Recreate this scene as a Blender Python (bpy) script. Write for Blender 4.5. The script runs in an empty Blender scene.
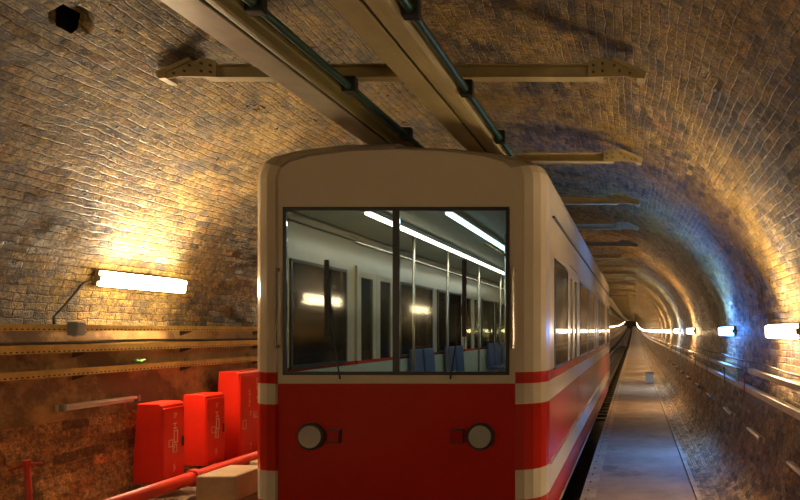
import bpy, bmesh, math, random
from mathutils import Vector, Matrix
random.seed(7)
C = bpy.context.scene
COL = C.collection
PI = math.pi
# ------------------------------------------------------------------ frame of the place
# metres; the eye is at the origin, the tunnel runs along +Y and starts to climb beyond 46 m
F = 620.0                       # focal length in pixels of the 800 wide frame
CX, CE = -1.72, 0.0             # centre of the elliptical vault
RA, RB = 3.30, 2.45
TC = -2.08                      # centre line of the track
def rise(y): return 0.0 if y < 46 else 5.5e-5*(y-46)**2

# ------------------------------------------------------------------ materials
def nt(name):
    m = bpy.data.materials.new(name); m.use_nodes = True
    t = m.node_tree; t.nodes.clear()
    return m, t
def N(t, kind, **kw):
    n = t.nodes.new(kind)
    for k, v in kw.items():
        if k.startswith('i_'): n.inputs[k[2:].replace('_', ' ')].default_value = v
        else: setattr(n, k, v)
    return n
def ramp(t, fac, stops):
    r = t.nodes.new('ShaderNodeValToRGB'); cr = r.color_ramp
    while len(cr.elements) < len(stops): cr.elements.new(0.5)
    for e, (p, c) in zip(cr.elements, stops): e.position = p; e.color = (*c, 1)
    t.links.new(fac, r.inputs['Fac']); return r.outputs['Color']
def mixc(t, fac, a, b, mode='MIX'):
    n = t.nodes.new('ShaderNodeMix'); n.data_type = 'RGBA'; n.blend_type = mode
    for s, v in ((0, fac), (6, a), (7, b)):
        if hasattr(v, 'is_linked') or hasattr(v, 'links'): t.links.new(v, n.inputs[s])
        elif isinstance(v, tuple): n.inputs[s].default_value = (*v, 1)
        else: n.inputs[s].default_value = v
    return n.outputs[2]
def mth(t, op, a, b=None, clamp=False):
    n = t.nodes.new('ShaderNodeMath'); n.operation = op; n.use_clamp = clamp
    for i, v in enumerate((a, b)):
        if v is None: continue
        if hasattr(v, 'links'): t.links.new(v, n.inputs[i])
        else: n.inputs[i].default_value = v
    return n.outputs[0]
def finish(m, t, col, rough, bump=None, bstr=0.5, bdist=0.02, metal=0.0, spec=0.5):
    p = N(t, 'ShaderNodeBsdfPrincipled'); o = N(t, 'ShaderNodeOutputMaterial')
    for s, v in (('Base Color', col), ('Roughness', rough), ('Metallic', metal), ('Specular IOR Level', spec)):
        if hasattr(v, 'links'): t.links.new(v, p.inputs[s])
        elif isinstance(v, tuple): p.inputs[s].default_value = (*v, 1)
        else: p.inputs[s].default_value = v
    if bump is not None:
        b = N(t, 'ShaderNodeBump'); b.inputs['Strength'].default_value = bstr; b.inputs['Distance'].default_value = bdist
        t.links.new(bump, b.inputs['Height']); t.links.new(b.outputs[0], p.inputs['Normal'])
    t.links.new(p.outputs[0], o.inputs[0]); return m
def noise(t, vec, scale, detail=5, rough=0.6, out='Fac'):
    n = N(t, 'ShaderNodeTexNoise'); n.inputs['Scale'].default_value = scale
    n.inputs['Detail'].default_value = detail; n.inputs['Roughness'].default_value = rough
    t.links.new(vec, n.inputs['Vector']); return n.outputs[out]

def brick_mat(name, dark, mid, light, ochre, soot, mortar, och_amt=0.5, bump=0.9, bw=0.20, bh=0.068, gloss=0.26):
    m, t = nt(name)
    uv = N(t, 'ShaderNodeUVMap'); uv.uv_map = 'UVMap'
    tc = N(t, 'ShaderNodeTexCoord'); ob = tc.outputs['Object']
    # crooked courses: push the coordinates about a little
    nz = noise(t, ob, 3.0, 3, 0.6, 'Color')
    sub = N(t, 'ShaderNodeVectorMath', operation='SUBTRACT'); t.links.new(nz, sub.inputs[0]); sub.inputs[1].default_value = (.5, .5, .5)
    nz2 = noise(t, ob, 14.0, 2, 0.6, 'Color')
    sub2 = N(t, 'ShaderNodeVectorMath', operation='SUBTRACT'); t.links.new(nz2, sub2.inputs[0]); sub2.inputs[1].default_value = (.5, .5, .5)
    sc = N(t, 'ShaderNodeVectorMath', operation='SCALE'); t.links.new(sub.outputs[0], sc.inputs[0]); sc.inputs['Scale'].default_value = 0.06
    sc2 = N(t, 'ShaderNodeVectorMath', operation='SCALE'); t.links.new(sub2.outputs[0], sc2.inputs[0]); sc2.inputs['Scale'].default_value = 0.022
    ad = N(t, 'ShaderNodeVectorMath', operation='ADD'); t.links.new(uv.outputs[0], ad.inputs[0]); t.links.new(sc.outputs[0], ad.inputs[1])
    ad2 = N(t, 'ShaderNodeVectorMath', operation='ADD'); t.links.new(ad.outputs[0], ad2.inputs[0]); t.links.new(sc2.outputs[0], ad2.inputs[1])
    br = N(t, 'ShaderNodeTexBrick'); t.links.new(ad2.outputs[0], br.inputs['Vector'])
    br.inputs['Color1'].default_value = (0, 0, 0, 1); br.inputs['Color2'].default_value = (1, 1, 1, 1); br.inputs['Mortar'].default_value = (.5, .5, .5, 1)
    br.inputs['Scale'].default_value = 1.0; br.inputs['Brick Width'].default_value = bw; br.inputs['Row Height'].default_value = bh
    br.inputs['Mortar Size'].default_value = 0.007; br.inputs['Mortar Smooth'].default_value = 1.0; br.inputs['Bias'].default_value = 0.0
    rnd = br.outputs['Color']; mort = br.outputs['Fac']
    n1 = noise(t, ob, 9.0, 6, 0.65); n2 = noise(t, ob, 1.1, 5, 0.6); n3 = noise(t, ob, 2.6, 6, 0.7); n4 = noise(t, ob, 60.0, 4, 0.7)
    sel = mth(t, 'ADD', mth(t, 'MULTIPLY', rnd, 0.55), mth(t, 'MULTIPLY', n1, 0.52))
    base = ramp(t, sel, [(0.28, dark), (0.5, mid), (0.74, light)])
    hue = ramp(t, mth(t, 'FRACT', mth(t, 'MULTIPLY', rnd, 7.3)), [(0.70, (1, 1, 1)), (0.80, (1.25, .72, .52)), (0.93, (.72, .66, .62))])
    base = mixc(t, 0.8, base, hue, 'MULTIPLY')
    och = ramp(t, mth(t, 'ADD', mth(t, 'MULTIPLY', n2, 0.65), mth(t, 'MULTIPLY', n1, 0.35)), [(0.56-och_amt*0.16, (0, 0, 0)), (0.68-och_amt*0.13, (1, 1, 1))])
    c = mixc(t, mth(t, 'MULTIPLY', och, 0.75), base, ochre)
    so = ramp(t, n3, [(0.50, (0, 0, 0)), (0.66, (1, 1, 1))])
    c = mixc(t, mth(t, 'MULTIPLY', so, 0.8), c, soot)
    mm = mth(t, 'MULTIPLY', mort, mth(t, 'MULTIPLY', n3, 1.1, True))
    c = mixc(t, mm, c, mortar)
    n5 = ramp(t, noise(t, ob, 24.0, 5, 0.75), [(0.38, (.32, .28, .24)), (0.5, (1, 1, 1)), (0.64, (1.9, 1.75, 1.5))])
    c = mixc(t, 0.85, c, n5, 'MULTIPLY')
    fine = ramp(t, n4, [(0.36, (.45, .45, .45)), (0.64, (1.5, 1.45, 1.35))])
    c = mixc(t, 0.8, c, fine, 'MULTIPLY')
    h = mth(t, 'ADD', mth(t, 'MULTIPLY', rnd, 0.55), mth(t, 'MULTIPLY', mort, mth(t, 'MULTIPLY', n3, -1.15)))
    h = mth(t, 'ADD', h, mth(t, 'MULTIPLY', n1, 1.6)); h = mth(t, 'ADD', h, mth(t, 'MULTIPLY', n4, 0.8))
    ro = ramp(t, noise(t, ob, 7.0, 5, 0.7), [(0.35, (gloss,)*3), (0.68, (0.62,)*3)])
    return finish(m, t, c, ro, h, bump, 0.036, spec=0.75)

def plain(name, col, rough=0.5, metal=0.0, var=0.25, scale=6.0, bump=0.0, dirt=None, spec=0.5, dirt_at=0.58):
    m, t = nt(name); tc = N(t, 'ShaderNodeTexCoord')
    n = noise(t, tc.outputs['Object'], scale, 6, 0.65)
    lo = tuple(max(0, c*(1-var)) for c in col); hi = tuple(min(1, c*(1+var)) for c in col)
    c = ramp(t, n, [(0.3, lo), (0.7, hi)])
    if dirt:
        d = ramp(t, noise(t, tc.outputs['Object'], scale*0.6, 7, 0.7), [(dirt_at, (0, 0, 0)), (dirt_at+0.1, (1, 1, 1))])
        c = mixc(t, mth(t, 'MULTIPLY', d, 0.8), c, dirt)
    hb = noise(t, tc.outputs['Object'], scale*7, 5, 0.7) if bump else None
    return finish(m, t, c, rough, hb, bump, 0.01, metal, spec)

def emit(name, col, s):
    m, t = nt(name); e = N(t, 'ShaderNodeEmission'); e.inputs[0].default_value = (*col, 1); e.inputs[1].default_value = s
    o = N(t, 'ShaderNodeOutputMaterial'); t.links.new(e.outputs[0], o.inputs[0]); return m
def pane_mat(name, tint, ior=1.5):
    m, t = nt(name); tr = N(t, 'ShaderNodeBsdfTransparent'); tr.inputs[0].default_value = (*tint, 1)
    g = N(t, 'ShaderNodeBsdfGlossy'); g.inputs['Roughness'].default_value = 0.06
    fr = N(t, 'ShaderNodeFresnel'); fr.inputs[0].default_value = ior
    mx = N(t, 'ShaderNodeMixShader'); o = N(t, 'ShaderNodeOutputMaterial')
    t.links.new(fr.outputs[0], mx.inputs[0]); t.links.new(tr.outputs[0], mx.inputs[1]); t.links.new(g.outputs[0], mx.inputs[2]); t.links.new(mx.outputs[0], o.inputs[0])
    return m
def perforated(name, col):
    # painted tray steel with its row of punched slots, laid out along UV
    m, t = nt(name); tc = N(t, 'ShaderNodeTexCoord'); uv = N(t, 'ShaderNodeUVMap'); uv.uv_map = 'UVMap'
    n = noise(t, tc.outputs['Object'], 5.0, 6, 0.7)
    c = ramp(t, n, [(0.3, tuple(x*0.55 for x in col)), (0.65, col)])
    sp = N(t, 'ShaderNodeSeparateXYZ'); t.links.new(uv.outputs[0], sp.inputs[0])
    fu = mth(t, 'FRACT', mth(t, 'MULTIPLY', sp.outputs[0], 22.0))
    du = mth(t, 'LESS_THAN', mth(t, 'ABSOLUTE', mth(t, 'SUBTRACT', fu, 0.5)), 0.2)
    dv = mth(t, 'LESS_THAN', mth(t, 'ABSOLUTE', mth(t, 'SUBTRACT', sp.outputs[1], 0.014)), 0.0055)
    c = mixc(t, mth(t, 'MULTIPLY', du, dv), c, (0.012, 0.008, 0.005))
    return finish(m, t, c, 0.5, spec=0.4)

M = {}
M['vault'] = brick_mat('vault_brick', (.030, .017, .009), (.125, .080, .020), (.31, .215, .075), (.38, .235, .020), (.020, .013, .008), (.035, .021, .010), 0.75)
M['wall_r'] = brick_mat('right_wall_brick', (.075, .045, .022), (.25, .155, .065), (.43, .31, .16), (.40, .25, .06), (.018, .013, .010), (.10, .075, .05), 0.25, 0.8)
M['wall_l'] = brick_mat('left_wall_brick', (.13, .048, .016), (.34, .155, .045), (.48, .27, .11), (.50, .27, .06), (.10, .04, .016), (.24, .11, .04), 0.45, 0.35, 0.25, 0.09, 0.55)
M['render'] = plain('left_wall_render', (.46, .27, .10), 0.6, 0, 0.45, 2.2, 0.4, (.11, .05, .025), dirt_at=0.5)
M['walk'] = plain('walkway_concrete', (.27, .19, .125), 0.62, 0, 0.35, 1.6, 0.35, (.10, .07, .045), 0.6, 0.56)
M['kerb'] = plain('kerb_concrete', (.34, .25, .16), 0.65, 0, 0.4, 5, 0.6, (.08, .06, .045))
M['bed'] = plain('track_bed_concrete', (.075, .06, .05), 0.7, 0, 0.4, 2, 0.6, (.03, .025, .02))
M['drain'] = plain('drain_cement', (.22, .15, .09), 0.75, 0, 0.4, 3, 0.5, (.06, .045, .03))
M['beam'] = plain('beam_olive_paint', (.36, .28, .13), 0.45, 0, 0.2, 5, 0.1, (.10, .06, .03), dirt_at=0.62)
M['bolt'] = plain('bolt_steel', (.12, .09, .05), 0.45, 0.5, 0.2)
M['trayA'] = plain('tray_grey_paint', (.40, .35, .27), 0.36, 0.15, 0.18, 3, 0.05)
M['trayB'] = plain('tray_tan_paint', (.42, .34, .17), 0.38, 0.1, 0.15, 3, 0.05)
M['olive'] = plain('tray_olive_paint', (.17, .14, .045), 0.42, 0.1, 0.2, 3, 0.05)
M['pipeg'] = plain('green_pipe_paint', (.008, .045, .027), 0.38, 0, 0.2)
M['black'] = plain('black_rubber', (.012, .011, .010), 0.5, 0, 0.2)
M['perf'] = perforated('perforated_tray_paint', (.70, .47, .13))
M['cable'] = plain('old_cable', (.10, .08, .055), 0.6, 0, 0.3)
M['galv'] = plain('galvanised_strip', (.68, .60, .48), 0.4, 0.1, 0.2, 4, 0.05, (.22, .13, .07), dirt_at=0.66)
M['rust'] = plain('red_oxide_bracket', (.25, .05, .03), 0.5, 0.1, 0.2)
M['greenp'] = plain('green_splice_plate', (.10, .22, .16), 0.45, 0.1, 0.2)
M['lampbody'] = plain('lamp_housing', (.32, .30, .27), 0.45, 0, 0.1)
M['tube'] = plain('unlit_tube_casing', (.85, .72, .62), 0.35, 0, 0.1)
M['red'] = plain('cabinet_red_paint', (.70, .022, .008), 0.32, 0, 0.12, 3, 0.03)
M['mark'] = plain('white_stencil', (.72, .60, .45), 0.5, 0, 0.1)
M['pipered'] = plain('fire_main_red', (.62, .035, .012), 0.4, 0, 0.2, 4, 0.1)
M['jbox'] = plain('junction_grey', (.42, .42, .42), 0.45, 0, 0.06)
M['rag'] = plain('green_rag', (.16, .36, .10), 0.8, 0, 0.35, 20, 0.5)
M['block'] = plain('sandstone_block', (.34, .22, .12), 0.75, 0, 0.25, 4, 0.4)
M['rail'] = plain('rail_steel', (.30, .27, .24), 0.3, 0.8, 0.2)
M['sleeper'] = plain('sleeper_concrete', (.10, .08, .065), 0.7, 0, 0.3)
M['cream'] = plain('train_cream', (.55, .47, .35), 0.24, 0, 0.04, 2)
M['tred'] = plain('train_red', (.42, .014, .005), 0.22, 0, 0.05, 2)
M['troof'] = plain('train_roof', (.30, .25, .19), 0.45, 0, 0.15, 2)
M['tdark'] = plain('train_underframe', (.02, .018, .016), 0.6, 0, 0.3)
M['tseal'] = plain('window_seal', (.02, .02, .02), 0.4, 0, 0.1)
M['tin'] = plain('train_interior', (.46, .47, .38), 0.5, 0, 0.08, 2)
M['tfloor'] = plain('train_floor', (.12, .12, .12), 0.5, 0, 0.1)
M['seat'] = plain('seat_blue', (.05, .09, .20), 0.5, 0, 0.1)
M['pole'] = plain('grab_pole', (.55, .50, .42), 0.25, 0.8, 0.1)
M['glass'] = pane_mat('train_glass', (.78, .82, .76))
M['lens'] = plain('lamp_lens', (.45, .43, .40), 0.12, 0.3, 0.05)
M['lensr'] = plain('tail_lens', (.35, .01, .01), 0.12, 0.0, 0.05)
M['strip'] = emit('car_ceiling_light_warm', (1.0, .93, .80), 14)
M['stripb'] = emit('car_ceiling_light_cool', (.50, .75, 1.0), 9)
WARM = (1.0, .66, .34); WHITE = (1.0, .75, .44); BLUE = (.09, .30, 1.0); PALE = (.75, .85, 1.0)
LP = 40.0
M['Lwarm'] = emit('lamp_warm', WARM, LP); M['Lwhite'] = emit('lamp_white', WHITE, LP)
M['Lblue'] = emit('lamp_blue', BLUE, LP*0.9); M['Lpale'] = emit('lamp_pale', PALE, LP)

# ------------------------------------------------------------------ mesh builder
class MB:
    def __init__(s): s.v = []; s.f = []; s.mi = []; s.uv = {}; s.smooth = False
    def add(s, vs, fs, mi=0):
        b = len(s.v); s.v += [tuple(p) for p in vs]
        for f in fs: s.f.append(tuple(i+b for i in f)); s.mi.append(mi)
        return s
    def box(s, x0, x1, y0, y1, z0, z1, mi=0):
        return s.add([(x0,y0,z0),(x1,y0,z0),(x1,y1,z0),(x0,y1,z0),(x0,y0,z1),(x1,y0,z1),(x1,y1,z1),(x0,y1,z1)],
              [(0,3,2,1),(4,5,6,7),(0,1,5,4),(1,2,6,5),(2,3,7,6),(3,0,4,7)], mi)
    def prism(s, pts, axis, a, b, mi=0):
        """polygon pts (2-D) swept from a to b along an axis: 'y' -> pts are (x, z); 'x' -> (y, z); 'z' -> (x, y)"""
        def P(p, q): return {'y': (p[0], q, p[1]), 'x': (q, p[0], p[1]), 'z': (p[0], p[1], q)}[axis]
        n = len(pts); vs = [P(p, a) for p in pts]+[P(p, b) for p in pts]
        fs = [tuple(range(n)), tuple(range(2*n-1, n-1, -1))]+[(i, i+n, (i+1) % n+n, (i+1) % n) for i in range(n)]
        return s.add(vs, fs, mi)
    def tube(s, path, r, n=10, mi=0, cap=True):
        path = [Vector(p) for p in path]; rings = []
        for i, p in enumerate(path):
            d = (path[min(i+1, len(path)-1)]-path[max(i-1, 0)]).normalized()
            u = d.cross(Vector((0, 0, 1)) if abs(d.z) < .9 else Vector((1, 0, 0))).normalized(); w = d.cross(u)
            rr = r[i] if isinstance(r, (list, tuple)) else r
            rings.append([p+(u*math.cos(2*PI*k/n)+w*math.sin(2*PI*k/n))*rr for k in range(n)])
        vs = [q for g in rings for q in g]; fs = []
        for i in range(len(path)-1):
            for k in range(n): fs.append((i*n+k, i*n+(k+1) % n, (i+1)*n+(k+1) % n, (i+1)*n+k))
        if cap: fs.append(tuple(range(n-1, -1, -1))); fs.append(tuple(range((len(path)-1)*n, len(path)*n)))
        return s.add(vs, fs, mi)
    def sweep(s, prof, ys, closed=True, mi=0, uvs=False):
        """cross-section (x, z) carried along the tunnel"""
        n = len(prof); b = len(s.v); vs = [(p[0], y, p[1]+rise(y)) for y in ys for p in prof]; fs = []
        L = [0.0]
        for i in range(n): 
            a, c = prof[i], prof[(i+1) % n]; L.append(L[-1]+math.hypot(a[0]-c[0], a[1]-c[1]))
        for j in range(len(ys)-1):
            for i in range(n if closed else n-1):
                k = (i+1) % n; f = (j*n+i, (j+1)*n+i, (j+1)*n+k, j*n+k); fs.append(f)
                if uvs: s.uv[len(s.f)+len(fs)-1] = [(ys[j], L[i]), (ys[j+1], L[i]), (ys[j+1], L[i+1]), (ys[j], L[i+1])]
        if closed: fs.append(tuple(range(n))); fs.append(tuple(range(len(ys)*n-1, (len(ys)-1)*n-1, -1)))
        return s.add(vs, fs, mi)
    def build(s, name, mats, parent=None, smooth=False, bevel=0, fix=True, loc=None):
        me = bpy.data.meshes.new(name); me.from_pydata(s.v, [], s.f)
        if not isinstance(mats, (list, tuple)): mats = [mats]
        for m in mats: me.materials.append(m)
        me.polygons.foreach_set('material_index', s.mi)
        if s.uv:
            ul = me.uv_layers.new(name='UVMap')
            for p in me.polygons:
                q = s.uv.get(p.index)
                if q:
                    for li, c in zip(p.loop_indices, q): ul.data[li].uv = c
        if fix:
            bm = bmesh.new(); bm.from_mesh(me); bmesh.ops.recalc_face_normals(bm, faces=bm.faces); bm.to_mesh(me); bm.free()
        if smooth: me.polygons.foreach_set('use_smooth', [True]*len(me.polygons))
        me.update()
        o = bpy.data.objects.new(name, me); COL.objects.link(o)
        if parent: o.parent = parent
        if loc: o.location = loc
        if bevel:
            b = o.modifiers.new('Bevel', 'BEVEL'); b.width = bevel; b.segments = 2; b.limit_method = 'ANGLE'
        return o
def tag(o, label=None, cat=None, group=None, kind=None):
    if label: o['label'] = label
    if cat: o['category'] = cat
    if group: o['group'] = group
    if kind: o['kind'] = kind
    return o
def empty(name, loc, label, cat, group=None):
    o = bpy.data.objects.new(name, None); COL.objects.link(o); o.location = loc; o.empty_display_size = 0.2
    return tag(o, label, cat, group)
def copy_tree(o, parent=None):
    c = o.copy(); COL.objects.link(c); c.parent = parent
    for ch in o.children:
        if ch.type != 'LIGHT': copy_tree(ch, c)
    return c
def struct(o): o['kind'] = 'structure'; return o
ORD = ['nearest', 'second nearest', 'third nearest', 'fourth nearest', 'fifth nearest', 'sixth nearest', 'seventh nearest', 'eighth nearest', 'ninth nearest', 'tenth nearest', 'eleventh nearest', 'twelfth nearest']

def far_ys(a, b, s0=0.8, g=1.06, smax=8.0):
    ys = [a]; s = s0
    while ys[-1]+s < b: ys.append(ys[-1]+s); s = min(s*g, smax)
    return ys+[b]

# ------------------------------------------------------------------ the shell of the tunnel
from mathutils import noise as MN
def shell(name, prof, mat, y0, y1, fine_to, step, amp, hole=None, v0=0.0):
    """open strip of tunnel lining; a near stretch is finely gridded and lumpy"""
    ys = []; y = y0
    while y < fine_to: ys.append(y); y += step
    while y < 26: ys.append(y); y += step*4
    ys += far_ys(y, y1, 0.6)
    n = len(prof); L = [v0]
    for i in range(n-1): L.append(L[-1]+math.hypot(prof[i+1][0]-prof[i][0], prof[i+1][1]-prof[i][1]))
    nr = []
    for i in range(n):
        a = prof[max(i-1, 0)]; b = prof[min(i+1, n-1)]; dx, dz = b[0]-a[0], b[1]-a[1]; l = math.hypot(dx, dz)
        q = (dz/l, -dx/l)
        if q[0]*(prof[i][0]-CX)+q[1]*(prof[i][1]+0.6) < 0: q = (-q[0], -q[1])
        nr.append(q)
    vs = []
    for y in ys:
        for i, (px, pz) in enumerate(prof):
            d = 0.0
            if amp and y < 25:
                d = amp*(MN.noise(Vector((px*1.3, y*1.3, pz*1.3)))+0.6*MN.noise(Vector((px*4, y*3, pz*4)))+0.45*MN.noise(Vector((px*11, y*7, pz*11))))
                if i in (0, n-1): d = 0
            if hole:
                for hx, hy, hz, hr, hd in hole:
                    q = math.sqrt((px-hx)**2+((y-hy)*0.8)**2+(pz-hz)**2)/hr
                    if q < 1.3: d += hd*max(0.0, min(1.0, (1.25-q)*4.5))
            vs.append((px+nr[i][0]*d, y, pz+nr[i][1]*d+rise(y)))
    m = len(ys); fs = []; uv = []
    for j in range(m-1):
        for i in range(n-1):
            if hole and math.sqrt((prof[i][0]-hole[0][0])**2+((ys[j]-hole[0][1])*0.8)**2+(prof[i][1]-hole[0][2])**2)/hole[0][3] < 0.98: continue
            fs.append((j*n+i, (j+1)*n+i, (j+1)*n+i+1, j*n+i+1))
            uv += [ys[j], L[i], ys[j+1], L[i], ys[j+1], L[i+1], ys[j], L[i+1]]
    me = bpy.data.meshes.new(name); me.from_pydata(vs, [], fs); me.materials.append(mat)
    ul = me.uv_layers.new(name='UVMap'); ul.data.foreach_set('uv', uv)
    me.polygons.foreach_set('use_smooth', [True]*len(fs)); me.update()
    if name == 'ceiling': me.flip_normals()
    o = bpy.data.objects.new(name, me); COL.objects.link(o); return struct(o), L[-1]
def resample(pts, step):
    out = [pts[0]]
    for a, b in zip(pts, pts[1:]):
        k = max(1, round(math.hypot(b[0]-a[0], b[1]-a[1])/step))
        out += [(a[0]+(b[0]-a[0])*i/k, a[1]+(b[1]-a[1])*i/k) for i in range(1, k+1)]
    return out
NEAR = -9.0; FAR = 330.0
arc = [(CX+RA*math.cos(a), CE+RB*math.sin(a)) for a in [PI*i/170 for i in range(171)]]
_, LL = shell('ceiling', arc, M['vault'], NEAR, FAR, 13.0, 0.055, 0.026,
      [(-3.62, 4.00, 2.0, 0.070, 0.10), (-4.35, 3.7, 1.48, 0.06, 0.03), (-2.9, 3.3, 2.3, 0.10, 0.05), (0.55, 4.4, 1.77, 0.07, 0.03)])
cv = MB()      # near-black pocket added behind the fallen bricks: colour stands for the hole's shade
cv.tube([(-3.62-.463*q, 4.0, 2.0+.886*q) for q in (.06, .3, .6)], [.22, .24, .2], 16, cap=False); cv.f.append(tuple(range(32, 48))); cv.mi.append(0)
struct(cv.build('shade_pocket', M['tdark']))
RW = resample([(1.58, 0.0), (1.57, -.4), (1.53, -.8), (1.47, -1.2), (1.38, -1.6), (1.25, -1.85), (1.08, -1.97), (.90, -2.01), (.80, -2.03)], 0.055)
shell('wall_right', RW, M['wall_r'], NEAR, FAR, 14.0, 0.08, 0.010)
LW = resample([(-5.02, 0.0), (-5.0, -.4), (-4.96, -.78)], 0.08)
shell('wall_left', LW, M['render'], NEAR, FAR, 12.0, 0.12, 0.006)
LW2 = resample([(-4.96, -.78), (-4.90, -1.2), (-4.86, -1.62)], 0.06)
shell('wall_left_base', LW2, M['wall_l'], NEAR, FAR, 12.0, 0.08, 0.012)
YS = [NEAR, 0, 10, 20, 30, 40, 46]+far_ys(50, FAR, 4, 1.0, 8)
m = MB().sweep([(-.46, -2.0), (.74, -2.0), (.74, -2.3), (-.46, -2.3)], YS); struct(m.build('floor', M['walk']))
m = MB().sweep([(-.64, -1.99), (-.462, -1.99), (-.462, -2.95), (-.64, -2.95)], YS); struct(m.build('trim_1', M['kerb']))        # edge kerb
m = MB().sweep([(.742, -1.975), (.80, -1.975), (.80, -2.3), (.742, -2.3)], YS); struct(m.build('trim_2', M['kerb']))            # drain kerb
m = MB().sweep([(.802, -2.04), (1.30, -2.04), (1.30, -2.3), (.802, -2.3)], YS); struct(m.build('trim_3', M['drain']))
m = MB().sweep([(-3.75, -2.95), (-.642, -2.95), (-.642, -3.2), (-3.75, -3.2)], YS); struct(m.build('track_bed', M['bed']))
m = MB().sweep([(-4.9, -1.62), (-3.75, -1.62), (-3.75, -3.2), (-4.9, -3.2)], YS); struct(m.build('floor_ledge', M['drain']))
m = MB().box(-5.3, 1.9, FAR, FAR+0.3, -2.9+rise(FAR), 2.8+rise(FAR)); struct(m.build('wall_far', M['bed']))

# ------------------------------------------------------------------ steel cross beams under the vault
def beam_section(w=0.045, h=0.052, t=0.011):     # I section in (y, z)
    return [(-w,-h),(w,-h),(w,-h+t),(t/2,-h+t),(t/2,h-t),(w,h-t),(w,h),(-w,h),(-w,h-t),(-t/2,h-t),(-t/2,-h+t),(-w,-h+t)]
def make_beam(bolts):
    r = empty('cross_girder', (TC+0.32, 0, 0), 'x', 'girder')
    MB().prism(beam_section(), 'x', -1.53, 1.53).build('beam_web', M['beam'], r, bevel=0.002)
    for s in (1, -1):
        pts = [(s*1.42, -.056), (s*1.42, .066), (s*1.50, .092), (s*1.60, .066), (s*1.80, -.025), (s*1.795, -.070), (s*1.70, -.050)]
        p = MB().prism(pts, 'y', -.058, -.046).build('gusset_plate', M['beam'], r, bevel=0.002)
        MB().prism([(s*1.60, .068), (s*1.62, .090), (s*1.865, -.020), (s*1.85, -.075), (s*1.795, -.070), (s*1.80, -.025)], 'y', -.075, .06).build('wall_foot', M['beam'], p)
        if bolts:
            for bx, bz in ((1.46, .03), (1.46, -.02), (1.53, .045), (1.53, -.012), (1.62, .03), (1.66, -.012), (1.74, -.03)):
                MB().tube([(s*bx, -.058, bz), (s*bx, -.072, bz)], 0.010, 6).build('bolt', M['bolt'], p)
    return r
b_near = make_beam(True); b_far = make_beam(False)
yb = 4.79; k = 0; used_near = used_far = False
COLNOTE = {0: 'spanning the full vault in view above both ducts', 1: 'with its left end showing over the train roof', 2: 'in bluish brickwork right of the train roof', 3: 'tinted pale blue by the cool lamp'}
while yb < 190:
    if k < 4:
        o = b_near if not used_near else copy_tree(b_near); used_near = True
    else:
        o = b_far if not used_far else copy_tree(b_far); used_far = True
    o.location = (-1.77, yb, 1.995+rise(yb))
    if k < 4: lab = 'olive steel cross girder, %s, %s' % (ORD[k], COLNOTE[k])
    elif k < 12: lab = '%s steel cross girder under the vault, counted down the tunnel' % ORD[k]
    else: lab = 'small distant steel cross girder under the vault, past the twelfth girder'
    tag(o, lab, 'girder', 'steel cross beams under the vault' if k < 12 else 'distant cross beams beyond the twelfth')
    k += 1; yb += 2.36

# ------------------------------------------------------------------ overhead ducts and green pipes
yo = [-6, 0, 10, 20, 30, 40, 46]+far_ys(50, 150, 5, 1, 8)
def duct(name, x0, x1, x2, lab, mat):
    r = empty(name, (0, 0, 0), lab, 'cable duct')
    MB().sweep([(x0, 1.800), (x1, 1.800), (x1, 1.812), (x0+.012, 1.812), (x0+.012, 1.86), (x0, 1.86)], yo).build('flange', mat, r)
    n = 8; pr = [(x1, 1.93)]+[(x1+(x2-x1)*(.5-.5*math.cos(PI*i/n)), 1.835-0.038*math.sin(PI*i/n)) for i in range(n+1)]+[(x2, 1.93)]
    MB().sweep(pr, yo).build('cover', M['olive'] if mat == M['trayA'] else M['trayB'], r)
    MB().sweep([(x0+.03, 1.812), (x1-.01, 1.812), (x1-.01, 1.93), (x0+.03, 1.93)], yo).build('channel', M['olive'], r)
    return r
duct('overhead_duct', -2.58, -2.37, -2.22, 'long grey overhead cable duct, the left of two, olive cover', M['trayA'])
duct('overhead_duct', -1.67, -1.50, -1.335, 'long tan overhead cable duct, the right of two, above the train', M['trayB'])
for x, z, lab in ((-2.165, 1.862, 'dark green pipe running beside the left overhead duct'), (-1.275, 1.835, 'dark green pipe running along right side of tan overhead duct')):
    r = empty('overhead_pipe', (0, 0, 0), lab, 'pipe')
    MB().tube([(x, y, z+rise(y)) for y in yo], 0.027, 12).build('pipe_run', M['pipeg'], r, smooth=True)
    for j in range(26):
        y = 3.55+j*1.18
        c = MB().box(x-.05, x+.05, y-.03, y+.03, z-.045, z+.075).build('clamp', M['black'], r, bevel=0.006)
        MB().tube([(x-.052, y, z-.02), (x+.052, y, z-.02)], 0.009, 6).build('clamp_bolt', M['bolt'], c)

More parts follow.
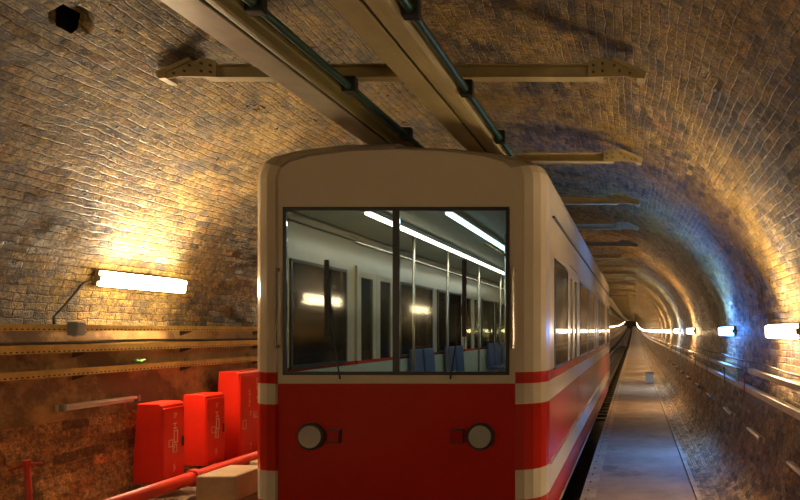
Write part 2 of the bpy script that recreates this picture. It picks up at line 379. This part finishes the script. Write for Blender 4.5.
# ------------------------------------------------------------------ wall lamps
def make_lamp(side, mat):
    """side +1: on the right wall, -1: left wall. box along Y, face turned to the track"""
    s = -side; r = empty('tunnel_lamp', (0, 0, 0), 'x', 'lamp')
    MB().box(0, s*0.035, -.495, .495, -.072, .072).build('housing', M['lampbody'], r, bevel=0.006)
    pr = [(s*.035, -.070), (s*.035, .070), (s*.120, .066), (s*.135, .052), (s*.135, -.052), (s*.120, -.066)]
    MB().prism(pr, 'y', -.485, .485).build('diffuser', mat, r)
    for e in (-1, 1): MB().box(s*.035, s*.060, e*.486, e*.492, -.03, .03).build('end_clip', M['lampbody'], r)
    return r
def add_uplight(r, side, col, watts):
    # area lights added above and below each lamp for bands on vault and wall
    ld = bpy.data.lights.new('lamp_glow', 'AREA'); ld.shape = 'RECTANGLE'; ld.size = .085; ld.size_y = .88
    ld.spread = math.radians(112); ld.energy = watts; ld.color = col
    lo = bpy.data.objects.new('lamp_glow', ld); COL.objects.link(lo); lo.parent = r
    lo.location = (-side*.085, 0, .074); lo.rotation_euler = (0, PI-side*math.radians(16), 0)
    ld = ld.copy(); ld.energy = watts*.75
    lo = bpy.data.objects.new('lamp_glow', ld); COL.objects.link(lo); lo.parent = r
    lo.location = (-side*.085, 0, -.074); lo.rotation_euler = (0, side*math.radians(28), 0)
LR = [(-3.2, 'Lwhite'), (1.4, 'Lwhite'), (6.25, 'Lwhite'), (10.0, 'Lblue'), (16.3, 'Lwarm'), (21.6, 'Lpale'), (26.6, 'Lwhite'), (31.0, 'Lwarm'), (35.2, 'Lwhite'), (39.6, 'Lwarm')]
LLf = [(-3.2, 'Lwhite'), (1.2, 'Lwhite'), (6.15, 'Lwhite'), (10.1, 'Lwhite'), (16.3, 'Lwarm'), (21.6, 'Lwhite'), (26.6, 'Lwarm'), (31.0, 'Lwarm'), (35.2, 'Lwhite'), (39.6, 'Lwarm')]
y = 44.0; j = 0
while y < 325:
    LR.append((y, ('Lwarm', 'Lwhite', 'Lpale', 'Lwarm', 'Lwhite')[j % 5])); LLf.append((y, ('Lwhite', 'Lwarm')[j % 2])); j += 1; y += 4.6
UPW = 42.0
protos = {}
def lamps(lst, side):
    vis = 0
    for i, (y, mk) in enumerate(lst):
        key = (side, mk)
        if key not in protos: protos[key] = o = make_lamp(side, M[mk])
        else: o = copy_tree(protos[key])
        if side > 0: x, z = 1.562, 0.0
        else: x, z = -4.925, 0.49
        if 0 < y < 75: add_uplight(o, side, {'Lwarm': WARM, 'Lwhite': WHITE, 'Lblue': BLUE, 'Lpale': PALE}[mk], UPW*(1.8 if mk == 'Lblue' else 0.25 if y < 3 else 1.0))
        o.location = (x, y, z+rise(y)); o.rotation_euler = (0, (-0.06 if side > 0 else 0.18), 0)
        tone = {'Lwarm': 'warm orange', 'Lwhite': 'warm white', 'Lblue': 'cold blue', 'Lpale': 'cool white'}[mk]
        if side > 0:
            i -= 1
            if i == -1: lab = '%s wall lamp on right wall behind the viewer' % tone
            elif i == 0: lab = '%s wall lamp on right wall beside the viewer' % tone
            elif i == 1: lab = 'large glowing warm lamp on right wall at the picture edge'
            elif i == 2: lab = 'cold blue-white lamp on right wall throwing a blue streak up the vault'
            elif i < 9: lab = '%s glowing lamp on right wall, %s counted down the tunnel' % (tone, ORD[i-1])
            else: lab = 'tiny distant lamp in the row along the right wall'
            o['group'] = 'lamps along the right wall' if i < 9 else 'distant lamps on the right wall'
        else:
            i -= 1
            if i == -1: lab = 'warm white wall lamp on left wall behind the viewer'
            elif i == 0: lab = 'warm white wall lamp on left wall beside the viewer'
            elif i == 1: lab = 'long bright white lamp on left wall above the trays'
            elif i < 9: lab = '%s glowing lamp on left wall, %s counted down the tunnel' % (tone, ORD[i-1])
            else: lab = 'tiny distant lamp in the curving row along the left wall'
            o['group'] = 'lamps along the left wall' if i < 9 else 'distant lamps on the left wall'
        o['label'] = lab
lamps(LR, 1); lamps(LLf, -1)

# ------------------------------------------------------------------ left wall: trays, box, cables, tube lights, cabinets
yt = [-6, 0, 6, 12, 18, 24, 30, 36, 42]
def left_tray(zt, lip, lab, back):
    xo = -4.865
    r = empty('cable_tray', (0, 0, 0), lab, 'cable tray', 'perforated trays on the left wall')
    MB().sweep([(xo, zt-lip), (xo, zt), (xo-.004, zt), (xo-.004, zt-lip)], yt, uvs=True).build('lip', M['perf'], r, fix=False)
    MB().sweep([(xo-.0045, zt-lip), (xo-.0045, zt-lip+.004), (-4.975, zt-lip+.004), (-4.975, zt-lip)], yt).build('tray_floor', M['perf'], r)
    for j in range(14):
        y = 4.2+j*1.3
        MB().prism([(-4.975, zt-lip-.001), (xo+.01, zt-lip-.001), (xo+.01, zt-lip-.008), (-4.975, zt-lip-.05)], 'y', y-.012, y+.012).build('bracket', M['bolt'], r)
    return r
left_tray(0.055, .055, 'topmost of three yellow perforated cable trays on left wall', 0)
left_tray(-.115, .070, 'middle of three yellow perforated cable trays on left wall', 0)
left_tray(-.325, .062, 'lowest of three yellow perforated cable trays on left wall', 0)
for x, z, rr, lab in ((-4.90, -.10, .014, 'grey cable lying at the front of the middle wall tray'), (-4.94, -.155, .018, 'brown cable lying at the back of the middle wall tray'),
                      (-4.93, .030, .016, 'brown cable lying in the topmost wall tray'), (-4.93, -.356, .015, 'brown cable lying in the lowest wall tray')):
    pth = [(x+.010*math.sin(y*1.7+z*20), y, z+.006*math.sin(y*2.3+x*9)) for y in [i*0.35 for i in range(-10, 100)]]
    tag(MB().tube(pth, rr, 8).build('tray_cable', M['cable'], smooth=True), lab, 'cable', 'cables in the left trays')
r = empty('junction_box', (-4.858, 5.35, -.02), 'grey junction box mounted on the topmost tray of left wall', 'junction box')
MB().box(-.0, .085, -.04, .04, -.02, .100).build('box_body', M['jbox'], r, bevel=0.006)
MB().box(.086, .091, -.036, .036, -.016, .096).build('box_lid', M['jbox'], r, bevel=0.003)
tag(MB().tube([(-4.93, 5.27, .06), (-4.975, 5.32, .12), (-4.98, 5.42, .22), (-4.975, 5.52, .34), (-4.962, 5.58, .42), (-4.945, 5.64, .455)], 0.010, 8).build('lamp_cable', M['black'], smooth=True),
    'thin black cable from junction box up to left wall lamp', 'cable')
bm = bmesh.new(); bmesh.ops.create_icosphere(bm, subdivisions=3, radius=0.05)
for v in bm.verts:
    v.co.z *= 0.45; v.co.y *= 1.5; v.co += v.normal*0.018*MN.noise(v.co*45)
me = bpy.data.meshes.new('green_rag'); bm.to_mesh(me); bm.free(); me.materials.append(M['rag'])
o = bpy.data.objects.new('green_rag', me); COL.objects.link(o); o.location = (-4.895, 6.13, -.296); tag(o, 'small crumpled green rag lying on the lowest yellow tray', 'rag')

def make_tube_light(side):
    s = -side; r = empty('tube_light', (0, 0, 0), 'x', 'tube light')
    MB().box(0, s*.03, -.42, .42, -.028, .028).build('back_plate', M['tube'], r, bevel=0.004)
    MB().tube([(s*.052, -.40, .012), (s*.052, .40, .012)], 0.018, 10).build('tube', M['tube'], r, smooth=True)
    for e in (-1, 1): MB().box(s*.028, s*.075, e*.40-.015, e*.40+.015, -.026, .034).build('tube_holder', M['lampbody'], r, bevel=0.003)
    return r
tl = make_tube_light(-1); tl.location = (-4.955, 5.72, -.665); tag(tl, 'unlit pinkish tube light on left wall, before the red cabinets', 'tube light', 'unlit tube lights on left wall')
t2 = copy_tree(tl); t2.location = (-4.955, 8.55, -.60); tag(t2, 'unlit tube light on left wall beyond the red cabinets', 'tube light', 'unlit tube lights on left wall')
tr = make_tube_light(1)
for j, y in enumerate([5.05, 6.97, 8.9, 11.1, 13.2, 15.4, 17.6, 19.8, 22.0, 24.2]):
    o = tr if j == 0 else copy_tree(tr)
    o.location = (1.455, y*1.045, -1.22); o.rotation_euler = (0.0, 0.16, 0)
    tag(o, '%s unlit pale tube light low on the right wall, counted down the tunnel' % ORD[j], 'tube light', 'unlit tube lights low on right wall')

def cabinet(y, w, h, dep, ztop, lab, marks):
    xw = -4.845
    r = empty('fire_cabinet', (xw, y, ztop-h), lab, 'cabinet', 'red cabinets along left wall')
    b = MB(); top = dep*0.72
    dep -= .03; b.prism([(-.005, 0.0), (dep, 0.0), (dep+.0, h*.97), (dep-.03, h), (.035, h), (-.005, h*.2)], 'y', 0, w)
    b.build('cabinet_body', M['red'], r, bevel=0.008)
    d = MB().box(dep+.001, dep+.014, .012, w-.012, .02, h-.05).build('door', M['red'], r, bevel=0.005)
    MB().box(dep+.015, dep+.032, w-.05, w-.035, h*.42, h*.55).build('handle', M['bolt'], d, bevel=0.003)
    X = dep+.0145; mk = MB(); cur = [None]
    def ln(y0, z0, y1, z1):
        mk = cur[0] or MB(); mk.box(X, X+.002, min(y0, y1), max(y0, y1), min(z0, z1), max(z0, z1))
        if cur[0] is None: mk.build('stencil_mark', M['mark'], d)
    def whole(f):
        def g(*a):
            cur[0] = MB(); f(*a); cur[0].build('stencil_mark', M['mark'], d); cur[0] = None
        return g
    def frame(y0, y1, z0, z1, q=.006): ln(y0, z0, y1, z0+q); ln(y0, z1-q, y1, z1); ln(y0, z0, y0+q, z1); ln(y1-q, z0, y1, z1)
    def glyphs(yy, z0, z1, k, ww=.028):
        st = (z1-z0)/k
        for i in range(k):
            z = z0+i*st; ln(yy, z, yy+.006, z+st*.7); ln(yy, z+st*.6, yy+ww, z+st*.7)
            if i % 2: ln(yy+ww-.006, z, yy+ww, z+st*.7)
            else: ln(yy, z, yy+ww*.7, z+st*.12)
    marks(whole(frame), whole(glyphs), ln, h, w)
    MB().tube([(dep+.004, 0.010, .05), (dep+.004, 0.010, h*.9)], .006, 6).build('hinge', M['red'], r)
    return r
def marks1(frame, glyphs, ln, h, w):
    glyphs(w*.5, h*.80, h*.87, 2); ln(w*.46, h*.66, w*.62, h*.675); ln(w*.52, h*.675, w*.545, h*.72); ln(w*.46, h*.72, w*.6, h*.735)
    frame(w*.48, w*.66, h*.48, h*.64, .010); frame(w*.25, w*.44, h*.44, h*.53); frame(w*.42, w*.62, h*.36, h*.46); glyphs(w*.46, h*.38, h*.45, 2, .02)
    glyphs(w*.46, h*.12, h*.22, 3)
def marks3(frame, glyphs, ln, h, w):
    glyphs(w*.26, h*.60, h*.80, 5, .03); glyphs(w*.30, h*.50, h*.56, 1, .03); glyphs(w*.50, h*.78, h*.92, 3, .035); ln(w*.5, h*.68, w*.6, h*.69); ln(w*.55, h*.62, w*.57, h*.69)
    glyphs(w*.78, h*.62, h*.82, 5, .03); frame(w*.40, w*.68, h*.46, h*.53); glyphs(w*.44, h*.47, h*.52, 1, .1); frame(w*.08, w*.18, h*.36, h*.46); glyphs(w*.3, h*.12, h*.2, 2)
cabinet(6.00, .30, .78, .30, -.705, 'small red fire cabinet on left wall nearest the camera, brightest red', marks1)
cabinet(6.62, .30, .76, .30, -.680, 'small red fire cabinet on left wall, between nearest one and wide one', marks1)
cabinet(7.18, .62, 1.06, .30, -.470, 'wide tall red cabinet on left wall beside the train front', marks3)

# fire main and valve
r = empty('fire_main', (-4.30, 4.2, -1.55), 'large red fire main pipe running along foot of left wall', 'pipe')
MB().tube([(-4.30, y, -1.43) for y in (4.2, 6, 12, 20, 40)], .062, 16).build('pipe_run', M['pipered'], r, smooth=True).location = (4.30, -4.2, 1.55)
for y in (6.05, 8.6, 11.2, 13.8):
    g = MB().tube([(0, y-4.2-.03, .12), (0, y-4.2+.03, .12)], .085, 16).build('flange', M['pipered'], r, bevel=0.004)
    for a in range(6): MB().tube([(.072*math.cos(a*PI/3), y-4.2-.045, .12+.072*math.sin(a*PI/3)), (.072*math.cos(a*PI/3), y-4.2+.045, .12+.072*math.sin(a*PI/3))], .008, 6).build('flange_bolt', M['bolt'], g)
for y in (5.3, 7.5, 9.7, 11.9): MB().box(-.07, .07, y-4.2-.03, y-4.2+.03, -.07, .062).build('saddle', M['bed'], r)
r = empty('valve_stand', (-4.60, 4.70, -1.62), 'thin red valve stand with a T handle at lower left', 'valve')
MB().tube([(0.03, 0, 0), (0, 0, .62)], .020, 12).build('stem', M['pipered'], r, smooth=True)
MB().tube([(-.125, -.01, .565), (0.0, 0, .607), (.10, .01, .615)], [.009, .013, .009], 10).build('handle', M['pipered'], r, smooth=True)
MB().tube([(0, 0, .59), (0, 0, .64)], .028, 12).build('cap', M['pipered'], r)
MB().tube([(0.03, 0, 0), (0.03, 0, .05)], .06, 14).build('base_flange', M['pipered'], r)
for (x, y, w, h, lab) in ((-3.98, 5.90, .40, .24, 'nearer sandstone block on the ledge left of the train'), (-4.0, 6.75, .40, .20, 'farther sandstone block on the ledge left of the train')):
    tag(MB().prism([(-.2, 0), (.2, 0), (.19, h), (-.19, h)], 'y', 0, .5).build('stone_block', M['block'], bevel=0.015, loc=(x, y, -1.62)), lab, 'stone block', 'stone blocks on the left ledge')

# ------------------------------------------------------------------ right wall rails, brackets
def channel(x, z, w, h, t=.006):      # thin channel opening to the wall
    return [(x, z-h/2), (x, z+h/2), (x+w, z+h/2), (x+w, z+h/2-t), (x+t, z+h/2-t), (x+t, z-h/2+t), (x+w, z-h/2+t), (x+w, z-h/2)]
def wall_tray(x, z, w, h, ya, yb, lab, brk):
    r = empty('steel_tray', (0, 0, 0), lab, 'cable tray')
    ys = [y for y in [ya, 10, 16, 22, 28, 34, 40, 46, 50, 56, 62, 70, 78, 86, 94, 102, 110, 118, 126, 134] if ya <= y < yb]+[yb]
    MB().sweep(channel(x, z, w, h), ys).build('channel', M['galv'], r)
    for y in brk:
        MB().box(x-.012, x-.001, y-.022, y+.022, z-h/2-.03, z+h/2+.16 if z < -.6 else z+h/2+.02).build('bracket', M['rust'] if (abs(y-7.95) < .05) else M['bolt'], r, bevel=0.002)
    return r
wall_tray(1.420, -.735, .08, .065, 1.0, 130, 'lower pale steel tray running the length of right wall', [7.95]+[9.7+i*2.3 for i in range(16)])
wall_tray(1.450, -.505, .07, .055, 1.0, 7.90, 'upper pale steel tray on right wall, near section at picture edge', [3.0, 5.2])
wall_tray(1.450, -.550, .07, .055, 8.75, 130, 'upper pale steel tray on right wall, far section past green plate', [12.0+i*3.1 for i in range(10)])
r = empty('splice_plate', (1.44, 8.62, -.62), 'green perforated end plate between the right wall trays', 'plate')
MB().box(-.008, .006, -.09, .09, -.08, .11).build('plate', M['greenp'], r, bevel=0.003)
for a in range(4):
    for b in range(2): MB().tube([(-.008, -.04+b*.08, -.05+a*.042), (-.016, -.04+b*.08, -.05+a*.042)], .011, 8).build('plate_bolt', M['galv'], r)
tag(MB().tube([(1.50, y, -.40+.012*math.sin(y*1.9)+rise(y)) for y in [i*.5 for i in range(2, 90)]], .011, 8).build('clipped_cable', M['cable'], smooth=True), 'thin cable clipped to right wall above the upper tray', 'cable')
r = empty('concrete_box', (.60, 24.0, -2.0), 'small grey concrete box at right edge of the walkway', 'box')
MB().prism([(-.17, 0), (.17, 0), (.14, .38), (-.14, .38)], 'y', -.2, .2).build('box_body', M['jbox'], r, bevel=0.015)
MB().box(-.16, .16, -.22, .22, .381, .43).build('lid', M['kerb'], r, bevel=0.01)
# bolts along the kerb edge
kb = MB().tube([(0, 0, 0), (0, 0, .012)], .013, 6).build('kerb_bolt', M['bolt']); first = True
for j in range(40):
    o = kb if first else kb.copy()
    if not first: COL.objects.link(o)
    first = False; o.location = (-.57, 6.9+j*.42, -1.99)
    tag(o, 'small dark bolt head on the walkway edge kerb beside train', 'bolt', 'bolt heads along the kerb')

# ------------------------------------------------------------------ track beyond the car
def rail_prof(x): 
    p = [(-.035, 0), (.035, 0), (.035, -.035), (.01, -.05), (.01, -.13), (.06, -.15), (.06, -.165), (-.06, -.165), (-.06, -.15), (-.01, -.13), (-.01, -.05), (-.035, -.035)]
    return [(x+a, -2.72+b) for a, b in p]
yr = [0, 10, 20, 30, 40, 46]+far_ys(50, FAR-1, 4, 1, 8)
for s, n in ((-1, 'left steel running rail of the train track, beyond train'), (1, 'right steel running rail of the train track, beside the walkway')):
    tag(MB().sweep(rail_prof(TC+s*.72), yr).build('running_rail', M['rail']), n, 'rail', 'running rails')
sl = MB().prism([(-1.2, -2.95), (1.2, -2.95), (1.17, -2.887), (-1.17, -2.887)], 'y', -.11, .11).build('sleeper', M['sleeper']); first = True
y = 20.5
while y < 110:
    o = sl if first else sl.copy()
    if not first: COL.objects.link(o)
    first = False; o.location = (TC, y, rise(y)+.0); tag(o, 'dark concrete sleeper under the rails beyond the train', 'sleeper', 'sleepers beyond the train'); y += .9
tag(MB().tube([(TC, y, -2.80+rise(y)) for y in yr[1:]], .022, 8).build('haulage_cable', M['cable'], smooth=True), 'steel haulage cable lying between the rails', 'cable')

# ------------------------------------------------------------------ the train car
Y0, Y1 = 5.43, 20.0
train = empty('train_car', (TC, Y0, -2.72), 'red and cream funicular rail car standing in the tunnel', 'train')
OX, OY, OZ = -TC, -Y0, 2.72
def tb(mb, name, mat, parent=None, **kw):
    """build a part whose coordinates are world ones, under the car"""
    o = mb.build(name, mat, parent or train, **kw)
    if parent is None: o.location = (OX, OY, OZ)
    return o
W = 1.30
ZL = [(-1.92, 1.25), (-1.80, 1.28), (-1.60, 1.295), (-1.48, 1.30), (-1.22, 1.30), (-.64, 1.30), (-.46, 1.30), (-.36, 1.30), (.70, 1.30), (.80, 1.30), (1.06, 1.30), (1.34, 1.30), (1.43, 1.288), (1.49, 1.255)]
ROOF = [(1.54, 1.17), (1.59, .95), (1.635, .5), (1.65, 0)]
BAND = ['cream', 'red', 'red', 'cream', 'red', 'cream', 'red', 'cream', 'cream', 'cream', 'cream', 'cream', 'cream', 'roof']   # colour above each level
MI = {'cream': 0, 'red': 1, 'dark': 2, 'roof': 3}
mats = [M['cream'], M['tred'], M['tseal'], M['troof']]
def hw(z_w, t):     # width at a ring: t=0 at the very front face, 1 in the full body
    return z_w*(1-0.20*(1-t))
nose = [(0.0, 0.0), (.012, .30), (.05, .58), (.11, .80), (.19, .94), (.30, 1.0)]
rings = [(Y0+a, b) for a, b in nose]
wins = [(6.10, 7.25), (8.95, 10.35), (10.65, 12.05), (13.75, 14.9), (15.1, 16.3), (17.95, 19.3)]
doors = [(7.50, 8.65), (12.30, 13.50), (16.5, 17.7)]
yk = sorted(set([Y0+.30, Y1-.30]+[v for a in wins+doors for v in a]))
rings += [(y, 1.0) for y in yk if Y0+.30 < y < Y1-.30]
rings += [(Y1-a, b) for a, b in reversed(nose)]
prof = ZL+ROOF; npf = len(prof)
def zfront(z, t): return z-(0.06*(1-t) if z > 1.35 else 0)
body = MB(); vs = []
for (y, t) in rings:
    for s in (-1, 1):
        for z, w in prof: vs.append((TC+s*hw(w, t), y, zfront(z, t)))
fs = []; mis = []
for j in range(len(rings)-1):
    ya, yb2 = rings[j][0], rings[j+1][0]
    for si in (0, 1):
        for i in range(npf-1):
            z = prof[i][0]
            if any(a-1e-4 <= ya and yb2 <= b+1e-4 for a, b in wins) and z == -.36: continue
            if any(a-1e-4 <= ya and yb2 <= b+1e-4 for a, b in doors) and -1.61 < z < .79: continue
            a = j*2*npf+si*npf+i; b = a+2*npf
            fs.append((a, b, b+1, a+1)); mis.append(MI[BAND[i]] if i < len(BAND) else 3)
base = len(body.v); body.v += vs; body.f += fs; body.mi += mis
tb(body, 'body_shell', mats, smooth=False, fix=False).modifiers.new('Solid', 'SOLIDIFY').thickness = 0.03
# front and rear ends
def end_cap(y, sgn, nm):
    b = MB()
    def q(x0a, x1a, za, x0b, x1b, zb, mi): b.add([(TC+x0a, y, za), (TC+x1a, y, za), (TC+x1b, y, zb), (TC+x0b, y, zb)], [(0, 1, 2, 3)], mi)
    FB = {-1.92: 2, -1.80: 1, -1.60: 1, -1.48: 1, -1.22: 1, -.64: 1, -.46: 0, -.36: 0, .70: 0, .80: 0, 1.06: 0}
    for i in range(npf-1):
        za, zb = zfront(prof[i][0], 0), zfront(prof[i+1][0], 0); wa, wb = hw(prof[i][1], 0), hw(prof[i+1][1], 0)
        mi = FB.get(prof[i][0], 0)
        if prof[i][0] in (-.36, .70, .80):
            ww = .965
            q(-wa, -ww, za, -wb, -ww, zb, mi); q(ww, wa, za, ww, wb, zb, mi)
            q(-.025, .025, za, -.025, .025, zb, 2)
        else: q(-wa, wa, za, -wb, wb, zb, mi)
    c = tb(b, nm, mats, fix=False)
    for s in (-1, 1):
        x0, x1 = sorted((TC+s*.03, TC+s*.96))
        p = MB().box(x0, x1, y-.006, y+.006, -.355, 1.055).build('windshield', M['glass'], c)
        fr = MB()
        fr.box(x0-.006, x1+.006, y-.014, y+.010, -.385, -.355); fr.box(x0-.006, x1+.006, y-.014, y+.010, 1.055, 1.085)
        fr.box(x0-.03, x0-.001, y-.014, y+.010, -.385, 1.085); fr.box(x1+.001, x1+.03, y-.014, y+.010, -.385, 1.085)
        fr.build('windshield_seal', M['tseal'], c)
    return c
front = end_cap(Y0, -1, 'front_end'); rear = end_cap(Y1, 1, 'rear_end')
for s in (-1, 1):
    hx = TC+s*.74
    h = tb(MB().tube([(hx, Y0-.03, -.92), (hx, Y0-.002, -.92)], .12, 20), 'headlamp', M['tseal'])
    MB().tube([(hx, Y0-.045, -.92), (hx, Y0-.031, -.92)], .098, 20).build('lamp_lens', M['lens'], h)
    h = tb(MB().box(hx-s*.20-.055, hx-s*.20+.055, Y0-.022, Y0-.002, -.98, -.86), 'tail_lamp', M['tseal'])
    MB().box(hx-s*.20-.045, hx-s*.20+.045, Y0-.030, Y0-.023, -.97, -.87).build('lamp_lens', M['lensr'], h)
    tb(MB().tube([(TC+s*.48, Y0-.03, -.42), (TC+s*.60, Y0-.035, .30)], .008, 6).box(TC+s*.60-.018, TC+s*.60+.018, Y0-.030, Y0-.012, -.05, .62), 'wiper', M['black'])
    tb(MB().tube([(TC+s*1.03, Y0-.05, -.15), (TC+s*1.03, Y0-.05, .55)], .011, 8).box(TC+s*1.03-.012, TC+s*1.03+.012, Y0-.05, Y0+.0, -.15, -.12).box(TC+s*1.03-.012, TC+s*1.03+.012, Y0-.05, Y0+.0, .52, .55), 'grab_rail', M['pole'])
tb(MB().prism([(-.9, -1.66), (.9, -1.66), (.9, -1.50), (-.9, -1.50)], 'y', Y0-.09, Y0-.002), 'bumper', M['tdark'], bevel=0.02).location = (0, OY, OZ)
tb(MB().box(TC-.11, TC+.11, Y0-.16, Y0-.091, -1.70, -1.48), 'coupler', M['tdark'], bevel=0.02)
# side windows and doors, both sides
for s in (-1, 1):
    xs = TC+s*W
    for a, b in wins:
        w = tb(MB().box(xs-.006, xs+.006, a+.012, b-.012, -.345, .685), 'side_window', M['glass'])
        fr = MB(); x0, x1 = sorted((xs-s*.02, xs+s*.008))
        for (ya, yb2, za, zb) in ((a-.01, b+.01, -.375, -.345), (a-.01, b+.01, .685, .715), (a-.02, a+.012, -.375, .715), (b-.012, b+.02, -.375, .715)): fr.box(x0, x1, ya, yb2, za, zb)
        fr.build('window_seal', M['tseal'], w)
    for a, b in doors:
        mid = (a+b)/2
        for (p, q) in ((a+.005, mid-.004), (mid+.004, b-.005)):
            d = MB(); x0, x1 = sorted((xs-s*.03, xs-s*.002)); l = .11
            def cell(ya, yb2, za, zb, mi): d.box(x0, x1, ya, yb2, za, zb, mi)
            for za, zb, mi in ((-1.595, -1.48, 1), (-1.48, -1.22, 0), (-1.22, -.64, 1), (-.64, -.46, 0), (-.46, -.36, 1), (.66, .795, 0)): cell(p, q, za, zb, mi)
            cell(p, p+l, -.36, .66, 0); cell(q-l, q, -.36, .66, 0)
            dr = tb(d, 'door', mats)
            MB().box(xs-s*.016-.004, xs-s*.016+.004, p+l, q-l, -.36, .66).build('door_glass', M['glass'], dr)
    tb(MB().box(min(xs, xs+s*.022), max(xs, xs+s*.022), Y0+.5, Y1-.5, 1.08, 1.10), 'rain_gutter', M['tseal'])
    tb(MB().box(min(xs, xs+s*.014), max(xs, xs+s*.014), Y0+.32, Y1-.32, -1.235, -1.215), 'rubbing_strip', M['pole'])
# inside
tb(MB().box(TC-1.24, TC+1.24, Y0+.10, Y1-.10, -1.32, -1.25), 'cabin_floor', M['tfloor'])
tb(MB().prism([(TC-1.22, 1.16), (TC+1.22, 1.16), (TC+1.1, 1.30), (TC-1.1, 1.30)], 'y', Y0+.16, Y1-.16), 'cabin_ceiling', M['tin'])
for x, mt in ((-2.50, 'strip'), (-1.74, 'stripb')):
    f = tb(MB().box(x-.05, x+.05, Y0+.35, Y1-2.5, 1.115, 1.158), 'ceiling_light', M['tin'])
    MB().box(x-.03, x+.03, Y0+.40, Y1-2.6, 1.095, 1.114).build('light_strip', M[mt], f)
for s in (-1, 1):
    tb(MB().box(min(TC+s*1.25, TC+s*1.23), max(TC+s*1.25, TC+s*1.23), Y0+.35, Y1-.35, -1.25, -.40), 'inner_lining', M['tin'])
    for a, b in wins[1:]:
        n = max(1, int((b-a)/.55))
        for i in range(n):
            y = a+.08+i*.55
            st = tb(MB().prism([(0, -.86), (.42, -.84), (.44, -.80), (.06, -.79)], 'y', y, y+.47), 'seat', M['seat'], bevel=0.015)
            st.location = (OX, OY, OZ)
            me = st.data
            for v in me.vertices: v.co.x = TC+s*(1.20-v.co.x)
            me.update()
            bk = MB().prism([(TC+s*1.19, -.78), (TC+s*1.12, -.79), (TC+s*1.16, -.28), (TC+s*1.20, -.27)], 'y', y, y+.47).build('backrest', M['seat'], st, bevel=0.012)
for y in (7.4, 8.75, 10.5, 12.2, 13.6, 16.4, 17.8):
    for s in (-1, 1): tb(MB().tube([(TC+s*.55, y, -1.249), (TC+s*.55, y, 1.158)], .017, 10), 'grab_pole', M['pole'], smooth=True)
for s in (-1, 1): tb(MB().tube([(TC+s*.62, Y0+.6, .86), (TC+s*.62, Y1-.6, .86)], .014, 8), 'overhead_grab_rail', M['pole'], smooth=True)
dk = tb(MB().prism([(TC-.95, -1.25), (TC+.95, -1.25), (TC+.95, -.50), (TC-.95, -.42)], 'y', Y0+.20, Y0+.55), 'driver_desk', M['tin'], bevel=0.02)
# running gear
tb(MB().box(TC-1.0, TC+1.0, Y0+.3, Y1-.3, -2.10, -1.94), 'underframe', M['tdark'])
for yc in (7.6, 17.8):
    bg = tb(MB().box(TC-.62, TC-.50, yc-1.2, yc+1.2, -2.42, -2.22).box(TC+.50, TC+.62, yc-1.2, yc+1.2, -2.42, -2.22).box(TC-.62, TC+.62, yc-.2, yc+.2, -2.42, -2.12), 'bogie', M['tdark'])
    for yy in (yc-.85, yc+.85):
        MB().tube([(TC-.74, yy, -2.36), (TC+.74, yy, -2.36)], .06, 12).build('axle', M['tdark'], bg)
        for s in (-1, 1): MB().tube([(TC+s*.68, yy, -2.36), (TC+s*.76, yy, -2.36)], .355, 28).build('wheel', M['rail'], bg)

# ------------------------------------------------------------------ world, camera, view
w = bpy.data.worlds.new('World'); C.world = w; w.use_nodes = True
w.node_tree.nodes['Background'].inputs[0].default_value = (1, .75, .5, 1); w.node_tree.nodes['Background'].inputs[1].default_value = 0.06
cam = bpy.data.cameras.new('camera'); co = bpy.data.objects.new('camera', cam); COL.objects.link(co)
co.location = (0, 0, 0); co.rotation_euler = (PI/2, 0, 0)
cam.sensor_width = 36; cam.lens = F/800*36; cam.clip_end = 600; cam.clip_start = 0.05
cam.shift_x = -(634-400)/800; cam.shift_y = (331-250)/800
C.camera = co
C.view_settings.view_transform = 'Standard'; C.view_settings.look = 'None'; C.view_settings.gamma = 1; C.view_settings.exposure = 0.12
C.view_settings.use_curve_mapping = False
C.cycles.use_light_tree = True
